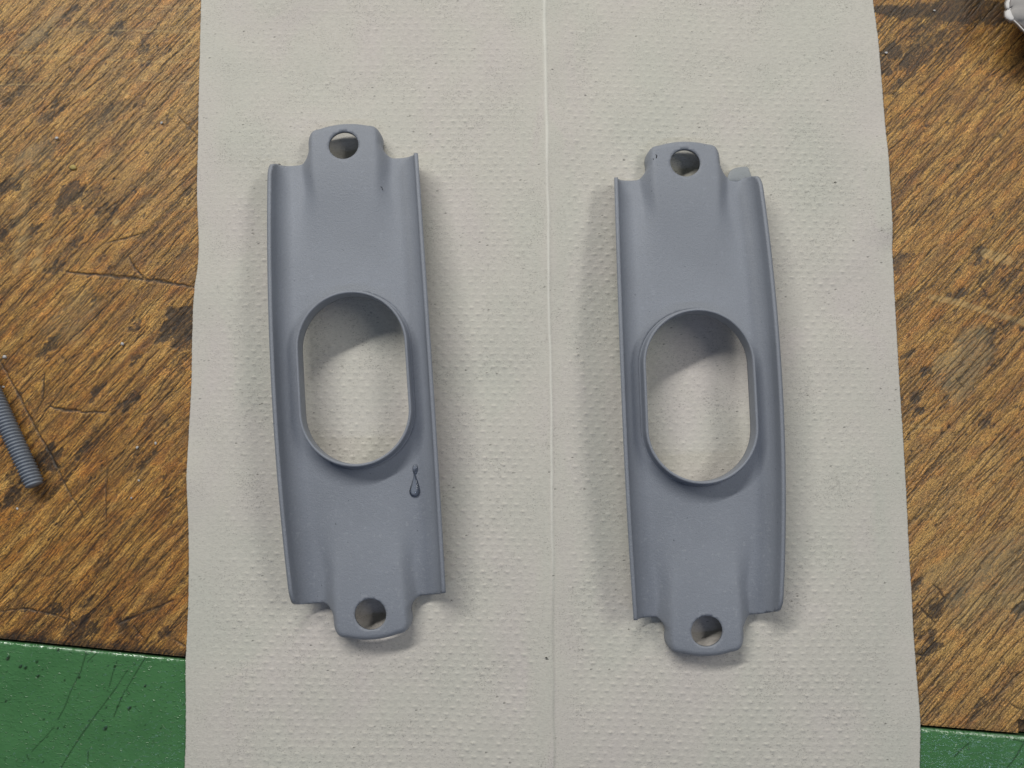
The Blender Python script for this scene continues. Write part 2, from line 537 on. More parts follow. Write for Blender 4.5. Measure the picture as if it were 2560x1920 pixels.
for u, v, r, a in ((970, 115, 1.9, .9), (790, 430, 1.7, .85), (370, 940, 1.1, .9), (515, 1085, 1.1, .95), (430, 1285, 1.6, .9),
                   (440, 1420, 1.2, .85), (1020, 1500, 1.7, .9), (1180, 350, 1.6, .7), (670, 1360, 1.2, .8), (790, 250, .9, .7),
                   (330, 180, 2.6, .6), (300, 150, 1.5, .7), (965, 310, 1.2, .8), (1000, 440, 1.2, .7), (700, 1180, .8, .8),
                   (1080, 770, 2.4, .7), (970, 770, 1.3, .7), (1060, 960, 2.2, .6), (1210, 690, .9, .8), (1320, 730, 1.0, .8),
                   (400, 1150, 3.6, .3), (1100, 500, 3, .35), (1310, 410, 1.2, .8), (950, 1500, 1.2, .5)):
    B(stain, u, v, 2160, 600, S4, r, a, ang=46)
for u, v, r, a in ((600, 390, 1.7, .95), (590, 420, 1.0, .9), (530, 640, 1.6, .9), (580, 680, 1.2, .9), (470, 740, 1.2, .9),
                   (430, 590, 1.2, .8), (420, 175, 1.0, .9), (410, 250, 1.4, .7), (765, 270, 1.7, .8), (740, 220, 1.3, .5),
                   (1260, 370, 1.9, .95), (1190, 940, 1.2, .5), (935, 1135, .9, .8), (440, 1090, 1.8, .5), (570, 1230, 1.5, .5),
                   (1100, 1010, 1.2, .4), (790, 1070, 1.3, .3), (960, 110, 1.8, .45)):
    B(stain, u, v, 2160, 1400, 3.19, r, a, ang=46)
for u, v, r, a in ((870, 920, 4.4, .55), (800, 1050, 4.2, .55), (930, 1040, 3.0, .5), (770, 1190, 2.6, .4)):
    B(grey, u, v, 2160, 600, S4, r, a, ang=46, soft=2.2)
for u, v, r, a in ((1000, 150, 8, .45), (1100, 230, 8, .40), (800, 100, 5, .35), (1250, 60, 6, .4)):
    B(grey, u, v, 2160, 1400, 3.19, r, a, ang=46, soft=4)
B(grey, 330, 260, 0, 0, S, 3, .45, soft=2); B(grey, 260, 1330, 0, 0, S, 3, .4, soft=2)
B(grey, 560, 1200, 0, 450, S, 4, .3, soft=3); B(pale, 300, 520, 0, 500, S, 1.2, .5, soft=1)
B(pale, 220, 520, 0, 0, S, 1.3, .6, soft=.6); B(pale, 965, 350, 0, 450, S, .9, .6, soft=.4, n=4, elong=1)
# small dents and dirt everywhere
for k in range(420):
    xx = rng.uniform(-165, -96) if k % 2 else rng.uniform(110, 172)
    blob(stain, (xx, rng.uniform(-100, 125)), rng.uniform(.25, .8), rng.uniform(.4, .95), n=3, soft=.35, elong=1.2)
# greasy line along the green edge, and the dark slot at the right end
stain = np.maximum(stain, 0.75 * sstep(4.5, 0.0, V_ + 3.0 * (fbm(X, Y, 5, 3) - .5)) * (X < 0))
stain = np.maximum(stain, 0.35 * sstep(2.0, 0.0, V_))
s0, s1 = P(2546, 1800)[:2], P(2640, 1836)[:2]
slot = ((X > s0[0]) & (Y < s0[1]) & (X < s1[0])).astype(float)
tone = np.clip(sstep(-20, 110, Y) * (X < 0) * .8 + (X > 0) * (.30 + .6 * sstep(20, -80, Y)) + .5 * (fbm(X, Y, 24, 9) - .5), 0, 1)
Z = -0.30 * crack - 0.12 * stain + 0.30 * (fbm(X, Y, 30, 5) - .5) + 0.06 * (vnoise(X * .7 + Y * .7, (X - Y) * 3, 3, 8) - .5) - 2.2 * slot
Z = Z - 0.25 * sstep(0.5, 0.0, V_)
crack = np.maximum(crack, slot * .8)
nr, nc = X.shape
Vw = np.stack([X, Y, Z], 2).reshape(-1, 3)
Fw = grid_faces(nr, nc)
wall = Vw[:nc].copy(); wall[:, 2] = -12                       # the end grain in the joint
Vw = np.vstack([Vw, wall])
b = nr * nc
Fe = np.stack([np.arange(nc - 1), np.arange(nc - 1) + b, np.arange(nc - 1) + b + 1, np.arange(nc - 1) + 1], 1)
z0 = np.zeros(nc)
wood = mesh_np('wooden_top', Vw, np.vstack([Fw, Fe[:, ::-1]]), M_WOOD, bench,
               {'crack': np.concatenate([crack.ravel(), z0 + .6]), 'stain': np.concatenate([stain.ravel(), z0 + .8]),
                'pale': np.concatenate([pale.ravel(), z0]), 'grey': np.concatenate([grey.ravel(), z0]),
                'tone': np.concatenate([tone.ravel(), z0])})

# green front edge
prof = [(-0.75, -12), (-0.75, -0.9), (-0.80, -0.62), (-0.95, -0.36), (-1.2, -0.16), (-1.55, -0.04)]
gv = np.concatenate([np.arange(-2.0, -44, -0.35), np.arange(-44, -90, -2)])
vals = np.array([p[0] for p in prof] + list(gv))
zz = np.array([p[1] for p in prof] + [0.0] * len(gv))
order = np.argsort(vals, kind='stable')
# rows must rise in y for Field; build from far to near then flip
vals_r, zz_r = vals[::-1], zz[::-1]
gxs = span((-215, -168, 1.0), (-168, -96, 0.35), (-96, 124, 2.5), (124, 172, 0.35), (172, 220, 1.0))
GX, GV = np.meshgrid(gxs, vals_r)
GY = yedge(GX) + GV
GZ = np.repeat(zz_r[:, None], len(gxs), 1) + 0.10 * (fbm(GX, GY, 14, 31) - .5)
fld = Field(gxs, GX, GY)
gst, gpa = np.zeros_like(GX), np.zeros_like(GX)
for pts, wd in [
    (px([(680, 400), (640, 560), (560, 720), (510, 850), (460, 940)], 0, 1500, 3.16), .16),
    (px([(430, 1000), (370, 1070), (250, 1200)], 0, 1500, 3.16), .10),
    (px([(780, 400), (690, 490)], 0, 1500, 3.16), .10),
    (px([(925, 480), (890, 580), (860, 690)], 0, 1500, 3.16), .10),
    (px([(1150, 450), (1060, 600), (1000, 700)], 0, 1500, 3.16), .16),
    (px([(990, 710), (930, 840), (900, 920)], 0, 1500, 3.16), .14),
    (px([(1010, 550), (920, 690)], 0, 1500, 3.16), .06),
    (px([(920, 690), (800, 850), (690, 1000), (600, 1130), (480, 1327), (380, 1500)], 0, 1500, 3.16), .18),
    (px([(1000, 710), (1025, 748)], 0, 1500, 3.16), .14),
    (px([(210, 1225), (230, 1270)], 0, 1500, 3.16), .14),
    (px([(695, 1200), (690, 1280)], 0, 1500, 3.16), .12),
    (px([(835, 1460), (775, 1515), (720, 1570)], 2160, 1400, 3.19), .30),
    (px([(835, 1465), (840, 1520)], 2160, 1400, 3.19), .14),
    (px([(1300, 1410), (1220, 1560), (1140, 1659)], 2160, 1400, 3.19), .20),
    (px([(1130, 1410), (1270, 1450)], 2160, 1400, 3.19), .20)]:
    q = resample(pts, 2.0, .05, rng)
    fld.stroke(gst, q, [wd * .8 * rng.uniform(.4, 1.3) for _ in q], .7, .20)
for u, v, r in ((160, 530, .7), (200, 540, .7), (290, 492, .5), (625, 615, .5), (905, 530, .6), (1145, 682, .5), (510, 636, .35),
                (45, 803, .4), (838, 852, .3), (830, 1020, .9), (955, 778, .35), (928, 843, .35), (60, 465, .9), (300, 605, .6),
                (455, 1015, .3), (340, 1280, .3), (460, 395, .6), (720, 402, .6), (1270, 690, .3), (1020, 860, .8), (345, 945, .3)):
    c = P(u / 3.16, 1500 + v / 3.16)[:2]
    fld.stroke(gst, [(c[0], c[1]), (c[0] + r * .4, c[1] + r * .5)], [r, r * .6], .85, .25)
for k in range(90):
    c = (rng.uniform(-165, -96) if k % 3 else rng.uniform(124, 170), rng.uniform(-122, -80))
    fld.stroke(gst, [c, (c[0] + .3, c[1] + .2)], [.12, .12], rng.uniform(.3, .8), .25)
edge_glint = np.exp(-((GV + 1.25) / 0.3) ** 2) * sstep(.45, .75, vnoise(GX, GX * 0, .55, 61)) * .5  # glints of light along the bevel, painted as pale colour
gpa = np.maximum(gpa, edge_glint)
gst = np.maximum(gst, .7 * (GV > -0.9))
GZ = GZ - 0.08 * gst * (GV < -2)
ng, mg = GX.shape
green = mesh_np('green_edging', np.stack([GX, GY, GZ], 2).reshape(-1, 3), grid_faces(ng, mg), M_GREEN, bench,
                {'stain': gst, 'pale': gpa})
# dark board under the joint
q = np.array([[-215, float(yedge(-215)) - 4, -9], [220, float(yedge(220)) - 4, -9], [220, float(yedge(220)) + 4, -9], [-215, float(yedge(-215)) + 4, -9]])
mesh_np('joint_filler', q, [[0, 1, 2, 3]], M_DARK, bench, smooth=False)

# ------------------------------------------------------------------ paper towel
LE = [(-260, 509), (0, 503), (250, 497), (330, 496), (450, 493), (500, 493), (560, 496), (620, 498), (680, 495), (700, 490), (780, 483),
      (860, 480), (950, 479), (990, 477), (1100, 471), (1200, 468), (1300, 471), (1400, 472), (1500, 471), (1600, 467), (1650, 464),
      (1750, 465), (1850, 465), (1920, 462), (2150, 456)]
RE = [(-260, 2160), (0, 2182), (100, 2196), (200, 2204), (300, 2212), (600, 2229), (700, 2235), (800, 2240), (900, 2245), (1000, 2251), (1100, 2258),
      (1250, 2266), (1400, 2273), (1500, 2279), (1600, 2283), (1700, 2290), (1800, 2299), (1850, 2299), (1920, 2298), (2150, 2310)]
CR = [(-260, 1358), (0, 1361), (400, 1366), (700, 1371), (1000, 1376), (1300, 1380), (1500, 1381), (1640, 1381), (1920, 1385), (2150, 1389)]


def curve(tab):
    q = [P(u, v, 0.6) for v, u in tab]
    q.sort(key=lambda p: p[1])
    return [p[1] for p in q], [p[0] for p in q]


ly, lx = curve(LE)
ry, rx = curve(RE)
cy_, cx_ = curve(CR)
YS = 0.26
ys = np.arange(max(ly[0], ry[0]) + 1, min(ly[-1], ry[-1]) - 1, YS)
us = np.arange(0, 1.0001, 1 / 640)
PU, PY = np.meshgrid(us, ys)


def sm(yy, tabx):
    k = np.interp(ys, yy, tabx)
    g = np.exp(-np.linspace(-2, 2, 25) ** 2); g /= g.sum()
    return np.convolve(np.pad(k, 12, mode='edge'), g, 'valid')


Lx, Rx = sm(ly, lx), sm(ry, rx)
Lx += .05 * rng.normal(size=Lx.size); Rx += .05 * rng.normal(size=Rx.size)
PX = Lx[:, None] + (Rx - Lx)[:, None] * PU
Cx = sm(cy_, cx_)[:, None]
dl, dr = PX - Lx[:, None], Rx[:, None] - PX
dc = PX - Cx - 0.5 * (vnoise(PY * 0, PY, 9, 77) - .5)


def paper_base(X_, Y_, dc_):
    h = 0.9 + 2.6 * (fbm(X_, Y_, 52, 41, 3) - .5) + 0.35 * (fbm(X_, Y_ * .5, 11, 43, 2) - .5)
    tent = 1.5 * np.exp(-np.abs(dc_) / 13.0)
    return h, tent


h, tent = paper_base(PX, PY, dc)
# the crease: a thin sharp ridge that becomes a step lower down
low = sstep(-30, -75, PY)
ridge = 0.34 * np.exp(-(dc / 0.6) ** 2) * (1 - low)
step = low * 0.40 * (np.tanh(-dc / 0.35)) * np.exp(-np.abs(dc) / 9)
# embossed pattern, staggered rows, drifting slightly
wx = 1.6 * (fbm(PX, PY, 60, 51, 2) - .5)
wy = 2.2 * (fbm(PX, PY, 70, 52, 2) - .5)
ex, ey = (PX + wx + 0.045 * PY) / 3.72, (PY + wy + 0.02 * PX) / 2.02
row = np.floor(ey)
fy = (ey - row - .5) * 2.02
exs = ex + .5 * (row % 2)
cidx = np.floor(exs)
fx = (exs - cidx - .5) * 3.72
jit = np.random.default_rng(5).random((512, 512))
jr = jit[row.astype(int) % 512, cidx.astype(int) % 512]
jr2 = jit[(row.astype(int) * 7 + 3) % 512, (cidx.astype(int) * 5 + 1) % 512]
bmp = np.exp(-((fx - .3 * (jr2 - .5)) / 0.64) ** 2 - ((fy + .15 * fx * (jr - .5)) / np.where(fy > 0, 0.22, 0.52)) ** 2)
amp = (0.4 + 0.95 * jr) * (0.6 + 0.4 * sstep(.35, .6, fbm(PX, PY, 38, 53, 3)))
amp *= sstep(1.5, 9, np.abs(dc)) * (0.45 + .55 * sstep(2, 26, dl)) * (0.5 + .5 * sstep(2, 30, dr)) * (0.6 + 0.4 * sstep(120, 70, PY))
micro = 0.065 * (fbm(PX * 1.0, PY * 2.0, 1.7, 57, 3) - .5)
Hp = h + tent + ridge + step + 0.25 * bmp * amp + micro
edge = np.minimum(dl, dr)
Hp = 0.30 + (Hp - 0.30) * (0.25 + 0.75 * sstep(-2, 14, edge)) + 0.2
Hp = np.maximum(Hp, 0.42)
Hp = Hp + 1.3 * sstep(12, 0, edge) * sstep(.35, .8, vnoise(PX * 0 + (PU > .5) * 90, PY, 30, 58)) + 0.05
# specks of dust
fld = Field(PX[PX.shape[0] // 2], PX, PY)
pst = np.zeros_like(PX)
dx_ = (Rx - Lx).mean() / 640
for k in range(1500):
    if k % 5 == 0:
        ccx, ccy = rng.uniform(-104, 124), rng.uniform(-125, 130)
    r_, c_ = None, None
    x, y = (ccx + rng.normal(0, 4), ccy + rng.normal(0, 3)) if k % 5 else (ccx, ccy)
    i = int((y - ys[0]) / YS)
    if not 3 < i < len(ys) - 4: continue
    j = int((x - Lx[i]) / (Rx[i] - Lx[i]) * 640)
    if not 3 < j < 637: continue
    a_ = rng.uniform(.18, .6) if rng.random() < .93 else .95
    pst[i, j] = a_
    if a_ > .5: pst[i, j + 1] = a_ * .6
for u, v, s_ in ((1558, 401, 1.3), (1368, 1645, 1.0), (1380, 178, .8), (1463, 241, .9), (2090, 455, .9), (2135, 601, .7), (611, 78, .6),
                 (1165, 925, .8), (1446, 888, .5), (2213, 1806, .8), (2211, 1455, .6), (1260, 1755, .8), (1216, 1879, .7), (1275, 1903, .9),
                 (1000, 610, .5), (1245, 1740, .5), (1130, 1500, .5), (1460, 1221, .8), (1387, 1221, .6), (1572, 1572, .6), (780, 1610, .6)):
    p = P(u, v, .7)
    i = int((p[1] - ys[0]) / YS); j = int((p[0] - Lx[i]) / (Rx[i] - Lx[i]) * 640)
    pst[i, j] = 1; pst[i, j + 1] = .8 * s_; pst[i + 1, j] = .5 * s_
np_, mp = PX.shape
Vp = np.stack([PX, PY, Hp], 2).reshape(-1, 3)
Fp = grid_faces(np_, mp)
# thin cut edges left and right
nb_ = len(Vp)
ledge = Vp[np.arange(np_) * mp].copy(); ledge[:, 2] -= .28
redge = Vp[np.arange(np_) * mp + mp - 1].copy(); redge[:, 2] -= .28
Vp = np.vstack([Vp, ledge, redge])
r0 = np.arange(np_ - 1)
F1 = np.stack([r0 * mp, (r0 + 1) * mp, nb_ + r0 + 1, nb_ + r0], 1)
F2 = np.stack([r0 * mp + mp - 1, nb_ + np_ + r0, nb_ + np_ + r0 + 1, (r0 + 1) * mp + mp - 1], 1)
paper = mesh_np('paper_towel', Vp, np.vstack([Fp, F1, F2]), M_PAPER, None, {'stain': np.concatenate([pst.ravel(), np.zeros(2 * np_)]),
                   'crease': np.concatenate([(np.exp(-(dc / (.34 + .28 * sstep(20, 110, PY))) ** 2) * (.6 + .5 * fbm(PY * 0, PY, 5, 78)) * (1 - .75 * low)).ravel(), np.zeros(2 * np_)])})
tag(paper, 'off-white embossed paper towel with a centre crease spread over the workbench', 'paper towel')


def paper_z(x, y):
    i = int(np.clip((y - ys[0]) / 0.34, 0, len(ys) - 1))
    j = int(np.clip((x - Lx[i]) / (Rx[i] - Lx[i]) * 640, 0, 640))
    return float(Hp[i, j])


# ------------------------------------------------------------------ the two brackets
TF, BR, PHI, ST = 17.7, 4.4, R(81), 3.1
TMAX = TF + BR * PHI + ST
S_G = 67.8
RH = 17.2           # radius of the opening in the sheet, the collar fills it
STR = 9.6           # half length of its straight sides
HOLE_S, HOLE_R = 71.6, 4.65
SLOT = -1.95        # the slot sits a little nearer the lower tab


def plate_z(t, s):
    t, s = np.abs(np.asarray(t, float)), np.abs(np.asarray(s, float))
    arch = 3.6 + 6.0 * (1 - (s / S_G) ** 2) + 0.8 * (1 - np.clip(t / 17.5, 0, 1) ** 2) - 0.4
    zb = 8.5 - 0.025 * (s - 45) - 0.004 * np.clip(s - 62, 0, None) ** 2
    d = zb - arch
    lift = 0.5 * (d + np.sqrt(d * d + 1.2)) - 0.0
    lift = lift * sstep(28, 60, s)
    flare = 1.2 * sstep(56, 67, s)
    soft = 2.6 * (1 - sstep(44, 64, s))
    Bf = 1 - sstep(9.0 + flare * .4 - soft * .5, 13.2 + flare + soft, t)
    return arch + Bf * lift


def fold(t, s):
    """unrolled coordinates -> plan x, height"""
    a = np.abs(t)
    sg = np.sign(t)
    ph = np.clip((a - TF) / BR, 0, PHI)
    st = np.clip(a - TF - BR * PHI, 0, None)
    x = np.where(a < TF, a, TF + BR * np.sin(ph) + st * math.cos(PHI))
    z = BR * (1 - np.cos(ph)) + st * math.sin(PHI)
    return sg * x, plate_z(x, s) + z


def outline(taper, rec):
    """one quadrant (t>0, s>0), from the flange to the tip of the tab; taper = drop of the flange corner"""
    pts = []
    n = 10
    for k in range(n + 1):
        u = k / n
        pts.append((TMAX - taper * (1 - math.sqrt(max(0, 1 - u * u))), S_G - rec - 5.5 + 5.5 * u))
    tt = TMAX - taper
    while tt > 16.4:
        tt -= 0.9
        pts.append((tt, S_G - rec * float(sstep(TF + .5, TMAX - taper, tt)) + 0.2 * math.sin(min(1, (TMAX - tt) / 8) * math.pi)))
    for k in range(1, 10):
        a = R(-90 - 90 * k / 9)
        pts.append((15.5 + 4 * math.cos(a), S_G + 4.2 + 4.2 * math.sin(a)))
    for s_ in np.arange(S_G + 4.8, 74.2, 0.8):
        pts.append((11.5 + 0.02 * (s_ - 70), s_))
    for k in range(1, 10):
        a = R(8 + 78 * k / 9)
        pts.append((7.6 + 3.95 * math.cos(a), 74.1 + 3.95 * math.sin(a)))
    for t_ in np.arange(7.2, -0.01, -0.8):
        pts.append((t_, 78.05 + 1.15 * (1 - (t_ / 7.6) ** 2)))
    return pts


def clean(loop, dmin=0.12):
    out = [loop[0]]
    for p in loop[1:]:
        if math.hypot(p[0] - out[-1][0], p[1] - out[-1][1]) > dmin: out.append(p)
    return out


def bracket_mesh(tapers, narrow):
    qs = [outline(*tp) for tp in tapers]           # corners: right-top, left-top, left-bottom, right-bottom
    loop = [(t, s) for t, s in qs[0]]
    loop += [(-t, s) for t, s in reversed(qs[1])]
    side = [(-TMAX, s) for s in np.arange(57, -58, -2.0)]
    loop += side
    loop += [(-t, -s) for t, s in qs[2]]
    loop += [(t, -s) for t, s in reversed(qs[3])]
    loop += [(TMAX, s) for s in np.arange(-57, 58, 2.0)]
    loop = clean(loop)
    L = np.array(loop)

    def stadium(r, n=64):
        o = []
        for k in range(n + 1):
            a = math.pi * k / n
            o.append((r * math.cos(a), STR + r * math.sin(a)))
        for s_ in np.linspace(STR, -STR, 14)[1:-1]: o.append((-r, s_))
        for k in range(n + 1):
            a = math.pi + math.pi * k / n
            o.append((r * math.cos(a), -STR + r * math.sin(a)))
        for s_ in np.linspace(-STR, STR, 14)[1:-1]: o.append((r, s_))
        return [(a_, b_ + SLOT) for a_, b_ in o]
    hol = stadium(RH)
    circ = [[(HOLE_R * math.cos(a), sg * HOLE_S + HOLE_R * math.sin(a)) for a in np.linspace(0, 2 * math.pi, 57)[:-1]] for sg in (1, -1)]

    def dist(PT, poly, closed=True):
        A = np.array(poly); Bq = np.roll(A, -1, 0)
        D = np.full(len(PT), 1e9)
        for a, b_ in zip(A, Bq):
            d = b_ - a
            t = np.clip(((PT - a) @ d) / (d @ d + 1e-12), 0, 1)
            D = np.minimum(D, np.hypot(*(PT - a - t[:, None] * d).T))
        return D

    def inside(PT, poly):
        A = np.array(poly); Bq = np.roll(A, -1, 0)
        r = np.zeros(len(PT), bool)
        for (x0, y0), (x1, y1) in zip(A, Bq):
            if y0 == y1: continue
            c = ((y0 > PT[:, 1]) != (y1 > PT[:, 1])) & (PT[:, 0] < (x1 - x0) * (PT[:, 1] - y0) / (y1 - y0) + x0)
            r ^= c
        return r
    g = np.stack(np.meshgrid(np.arange(-27.2, 27.3, 0.8), np.arange(-79.5, 79.6, 0.95)), 2).reshape(-1, 2)
    # finer rows of points near the rounded end edges
    extra = []
    for off in (0.22, 0.5, 0.85, 1.3, 1.8):
        for k in range(len(L)):
            a, b_, c = L[k - 1], L[k], L[(k + 1) % len(L)]
            if abs(b_[1]) < S_G - 1.0 or abs(b_[0]) > 20: continue
            d = c - a
            nrm = np.array([-d[1], d[0]]) / (np.hypot(*d) + 1e-9)
            extra.append(b_ + nrm * off)
    rings = []
    for off in (0.6, 1.3):
        rings += stadium(RH + off, 56)
    g = np.vstack([g, np.array(extra), np.array(rings)])
    dl_ = dist(g, L)
    keep = inside(g, L) & (dl_ > 0.18) & (dist(g, hol) > 0.4) & ~inside(g, hol)
    for c in circ:
        dc_ = np.hypot(g[:, 0], g[:, 1] - np.mean([p[1] for p in c]))
        keep &= dc_ > HOLE_R + 0.3
    g = g[keep]
    # drop grid points that crowd others
    g = np.unique(np.round(g / 0.16).astype(int), axis=0) * 0.16
    vc = [Vector(p) for p in loop]
    ed = [(i, (i + 1) % len(loop)) for i in range(len(loop))]
    for lp in [hol] + circ:
        lp = clean(lp, 0.02)
        n0 = len(vc)
        vc += [Vector(p) for p in lp]
        ed += [(n0 + i, n0 + (i + 1) % len(lp)) for i in range(len(lp))]
    vc += [Vector((float(a), float(b_))) for a, b_ in g]
    ov, oe, of, *_ = delaunay_2d_cdt(vc, ed, [], 0, 1e-5)
    PT = np.array([(v.x, v.y) for v in ov])
    FT = np.array([f for f in of if len(f) == 3])
    cen = PT[FT].mean(1)
    ok = inside(cen, L) & ~inside(cen, hol)
    for c in circ: ok &= ~inside(cen, c)
    FT = FT[ok]
    # upward facing
    a, b_, c = PT[FT[:, 0]], PT[FT[:, 1]], PT[FT[:, 2]]
    cr = (b_[:, 0] - a[:, 0]) * (c[:, 1] - a[:, 1]) - (b_[:, 1] - a[:, 1]) * (c[:, 0] - a[:, 0])
    FT[cr < 0] = FT[cr < 0][:, ::-1]
    x, z = fold(PT[:, 0], PT[:, 1])
    # rounded-over end edges
    ends = [k for k in range(len(L)) if abs(L[k][1]) > S_G - 0.3 and abs(L[k][0]) < 21]
    D = np.full(len(PT), 1e9)
    for k in ends:
        a, b_ = L[k], L[(k + 1) % len(L)]
        d = b_ - a
        if np.hypot(*d) > 3: continue
        t = np.clip(((PT - a) @ d) / (d @ d + 1e-12), 0, 1)
        D = np.minimum(D, np.hypot(*(PT - a - t[:, None] * d).T))
    x = x - np.sign(x) * sstep(12.5, 17.5, np.abs(x)) * np.where(PT[:, 1] > 0, narrow[0], narrow[1]) * (np.abs(PT[:, 1]) / S_G) ** 2
    tabw = sstep(S_G - 0.5, S_G + 4.5, np.abs(PT[:, 1]))
    RR = 0.7 + 1.0 * tabw
    dd = np.clip(RR - D, 0, None) / RR
    drop = RR * (1 - np.sqrt(np.clip(1 - (dd * .97) ** 2, 0, 1)))
    z = z - drop * (0.6 + .4 * tabw)
    V3 = np.stack([x, PT[:, 1], z], 1)
    # skirt hanging from the rounded end edges
    key = {(round(p[0], 4), round(p[1], 4)): i for i, p in enumerate(PT)}
    newV, newF = [], []
    base = len(V3)
    idx = {}
    for k in range(len(L)):
        i = key.get((round(L[k][0], 4), round(L[k][1], 4)))
        if i is None: continue
        if abs(L[k][1]) >= S_G - 0.1 and abs(L[k][0]) < 20:
            tw = float(sstep(S_G + 0.5, S_G + 6, abs(L[k][1])))
            dep = 2.3 + 0.2 * tw
            js = []
            n = L[(k + 1) % len(L)] - L[k - 1]
            nrm = np.array([n[1], -n[0]]) / (np.hypot(*n) + 1e-9)
            for m in range(1, 4):
                js.append(base + len(newV))
                p = V3[i].copy()
                p[:2] += nrm * 0.05 * m * tw
                p[2] -= dep * m / 3
                newV.append(p)
            idx[k] = [i] + js
    for k in range(len(L)):
        k2 = (k + 1) % len(L)
        if k in idx and k2 in idx:
            for m in range(3):
                a, b_, c, d = idx[k][m], idx[k2][m], idx[k2][m + 1], idx[k][m + 1]
                newF += [(a, d, c), (a, c, b_)]
    V3 = np.vstack([V3, np.array(newV)])
    FT = np.vstack([FT, np.array(newF)])
    return V3, FT


def collar_mesh():
    sec = [(17.45, -0.10), (17.2, -0.02), (17.06, 0.05), (16.92, 0.20), (16.82, 0.5), (16.77, 1.1), (16.74, 2.1), (16.66, 4.3),
           (16.58, 4.62), (16.40, 4.80), (16.18, 4.84), (15.96, 4.78), (15.80, 4.60), (15.74, 4.25), (15.7, 1.5), (15.7, 0.0), (15.7, -1.15),
           (16.2, -1.25), (18.0, -1.2)]
    ang = []
    for k in range(73): ang.append(('a', k * 180 / 72, 1))
    for s_ in np.linspace(STR, -STR, 14)[1:-1]: ang.append(('l', s_, -1))
    for k in range(73): ang.append(('a', 180 + k * 180 / 72, -1))
    for s_ in np.linspace(-STR, STR, 14)[1:-1]: ang.append(('l', s_, 1))
    V3 = []
    for kd, v, sg in ang:
        for r, hh in sec:
            if kd == 'a': t, s = r * math.cos(R(v)), sg * STR + r * math.sin(R(v))
            else: t, s = sg * r, v
            s += SLOT
            V3.append((t, s, float(plate_z(t, s)) + hh))
    m, n = len(ang), len(sec)
    FQ = []
    for i in range(m):
        for j in range(n - 1):
            a, b_ = i * n + j, ((i + 1) % m) * n + j
            FQ.append((a, a + 1, b_ + 1, b_))
    return np.array(V3), np.array(FQ)


def make_bracket(ptop, pbot, tapers, narrow, label, sy=1.0):
    a, b_ = P(*ptop, 7.9), P(*pbot, 7.9)
    c = (a + b_) / 2
    rz = math.atan2(a[1] - b_[1], a[0] - b_[0]) - math.pi / 2
    # the tapered gutter ends touch the paper
    zs = []
    for t, s in ((17, 65), (-17, 65), (17, -65), (-17, -65)):
        x = c[0] + t * math.cos(rz) - s * math.sin(rz)
        y = c[1] + t * math.sin(rz) + s * math.cos(rz)
        zs.append(paper_z(x, y))
    z = float(np.mean(zs)) - 0.55
    root = empty('metal_bracket', (c[0] * MM, c[1] * MM, z * MM), rz)
    tag(root, label, 'metal bracket', 'grey primed metal brackets drying on the paper towel')
    V3, FT = bracket_mesh(tapers, narrow)
    V3[:, 1] *= sy
    body = mesh_np('sheet_body', V3, FT, M_PRIMER, root)
    so = body.modifiers.new('thickness', 'SOLIDIFY')
    so.thickness = 1.15 * MM
    so.offset = -1
    so.use_even_offset = False
    CV, CF = collar_mesh()
    CV[:, 1] *= sy
    mesh_np('oval_collar', CV, CF, M_PRIMER, root)
    return root, c, rz, z


b1, c1, rz1, zz1 = make_bracket((860, 364), (927, 1536), ((0.6, 1.2), (3.4, 0.4), (2.8, 0.8), (0.4, 1.2)), (0.6, 0.9),
                                'grey primed metal bracket with a water drop on it, left of the paper crease')
b2, c2, rz2, zz2 = make_bracket((1713, 408), (1767, 1577), ((3.8, 0.8), (0.4, 1.2), (0.3, 0.4), (2.6, 1.6)), (1.1, 1.9),
                                'grey primed metal bracket with a bent lip at one corner, right of the paper crease', 0.994)


def to_world(c, rz, z, t, s, h):
    return np.array([c[0] + t * math.cos(rz) - s * math.sin(rz), c[1] + t * math.sin(rz) + s * math.cos(rz), z + h])


def to_local(c, rz, p):
    dx, dy = p[0] - c[0], p[1] - c[1]
    return dx * math.cos(rz) + dy * math.sin(rz), -dx * math.sin(rz) + dy * math.cos(rz)


# the bent lip of the right bracket
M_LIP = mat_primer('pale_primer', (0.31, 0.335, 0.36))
rows = [[(1818, 452), (1830, 454), (1845, 454), (1860, 453), (1874, 452), (1884, 450)],
        [(1819, 444), (1830, 444), (1845, 443), (1860, 442), (1872, 441), (1879, 440)],
        [(1820, 436), (1831, 432), (1845, 430), (1859, 429), (1870, 428), (1876, 429)],
        [(1823, 429), (1832, 423), (1845, 420), (1858, 419), (1868, 418), (1873, 421)],
        [(1826, 425), (1834, 420), (1845, 417), (1858, 415.5), (1867, 415), (1871, 418)]]
lv = []
for i, r_ in enumerate(rows):
    for (u, v) in r_:
        zt = zz2 + (3.6, 3.7, 3.5, 2.9, 2.0)[i]
        p = P(u, v, zt)
        t, s = to_local(c2, rz2, p)
        lv.append((t, s, zt - zz2))
lip = mesh_np('bent_lip', lv, grid_faces(5, 6)[:, ::-1], M_LIP, b2)
lip['label'] = 'pale bent lip sticking out of one corner'
lip.data.flip_normals()
so = lip.modifiers.new('thickness', 'SOLIDIFY'); so.thickness = 0.5 * MM; so.offset = -1
sb = lip.modifiers.new('round', 'SUBSURF'); sb.levels = sb.render_levels = 2

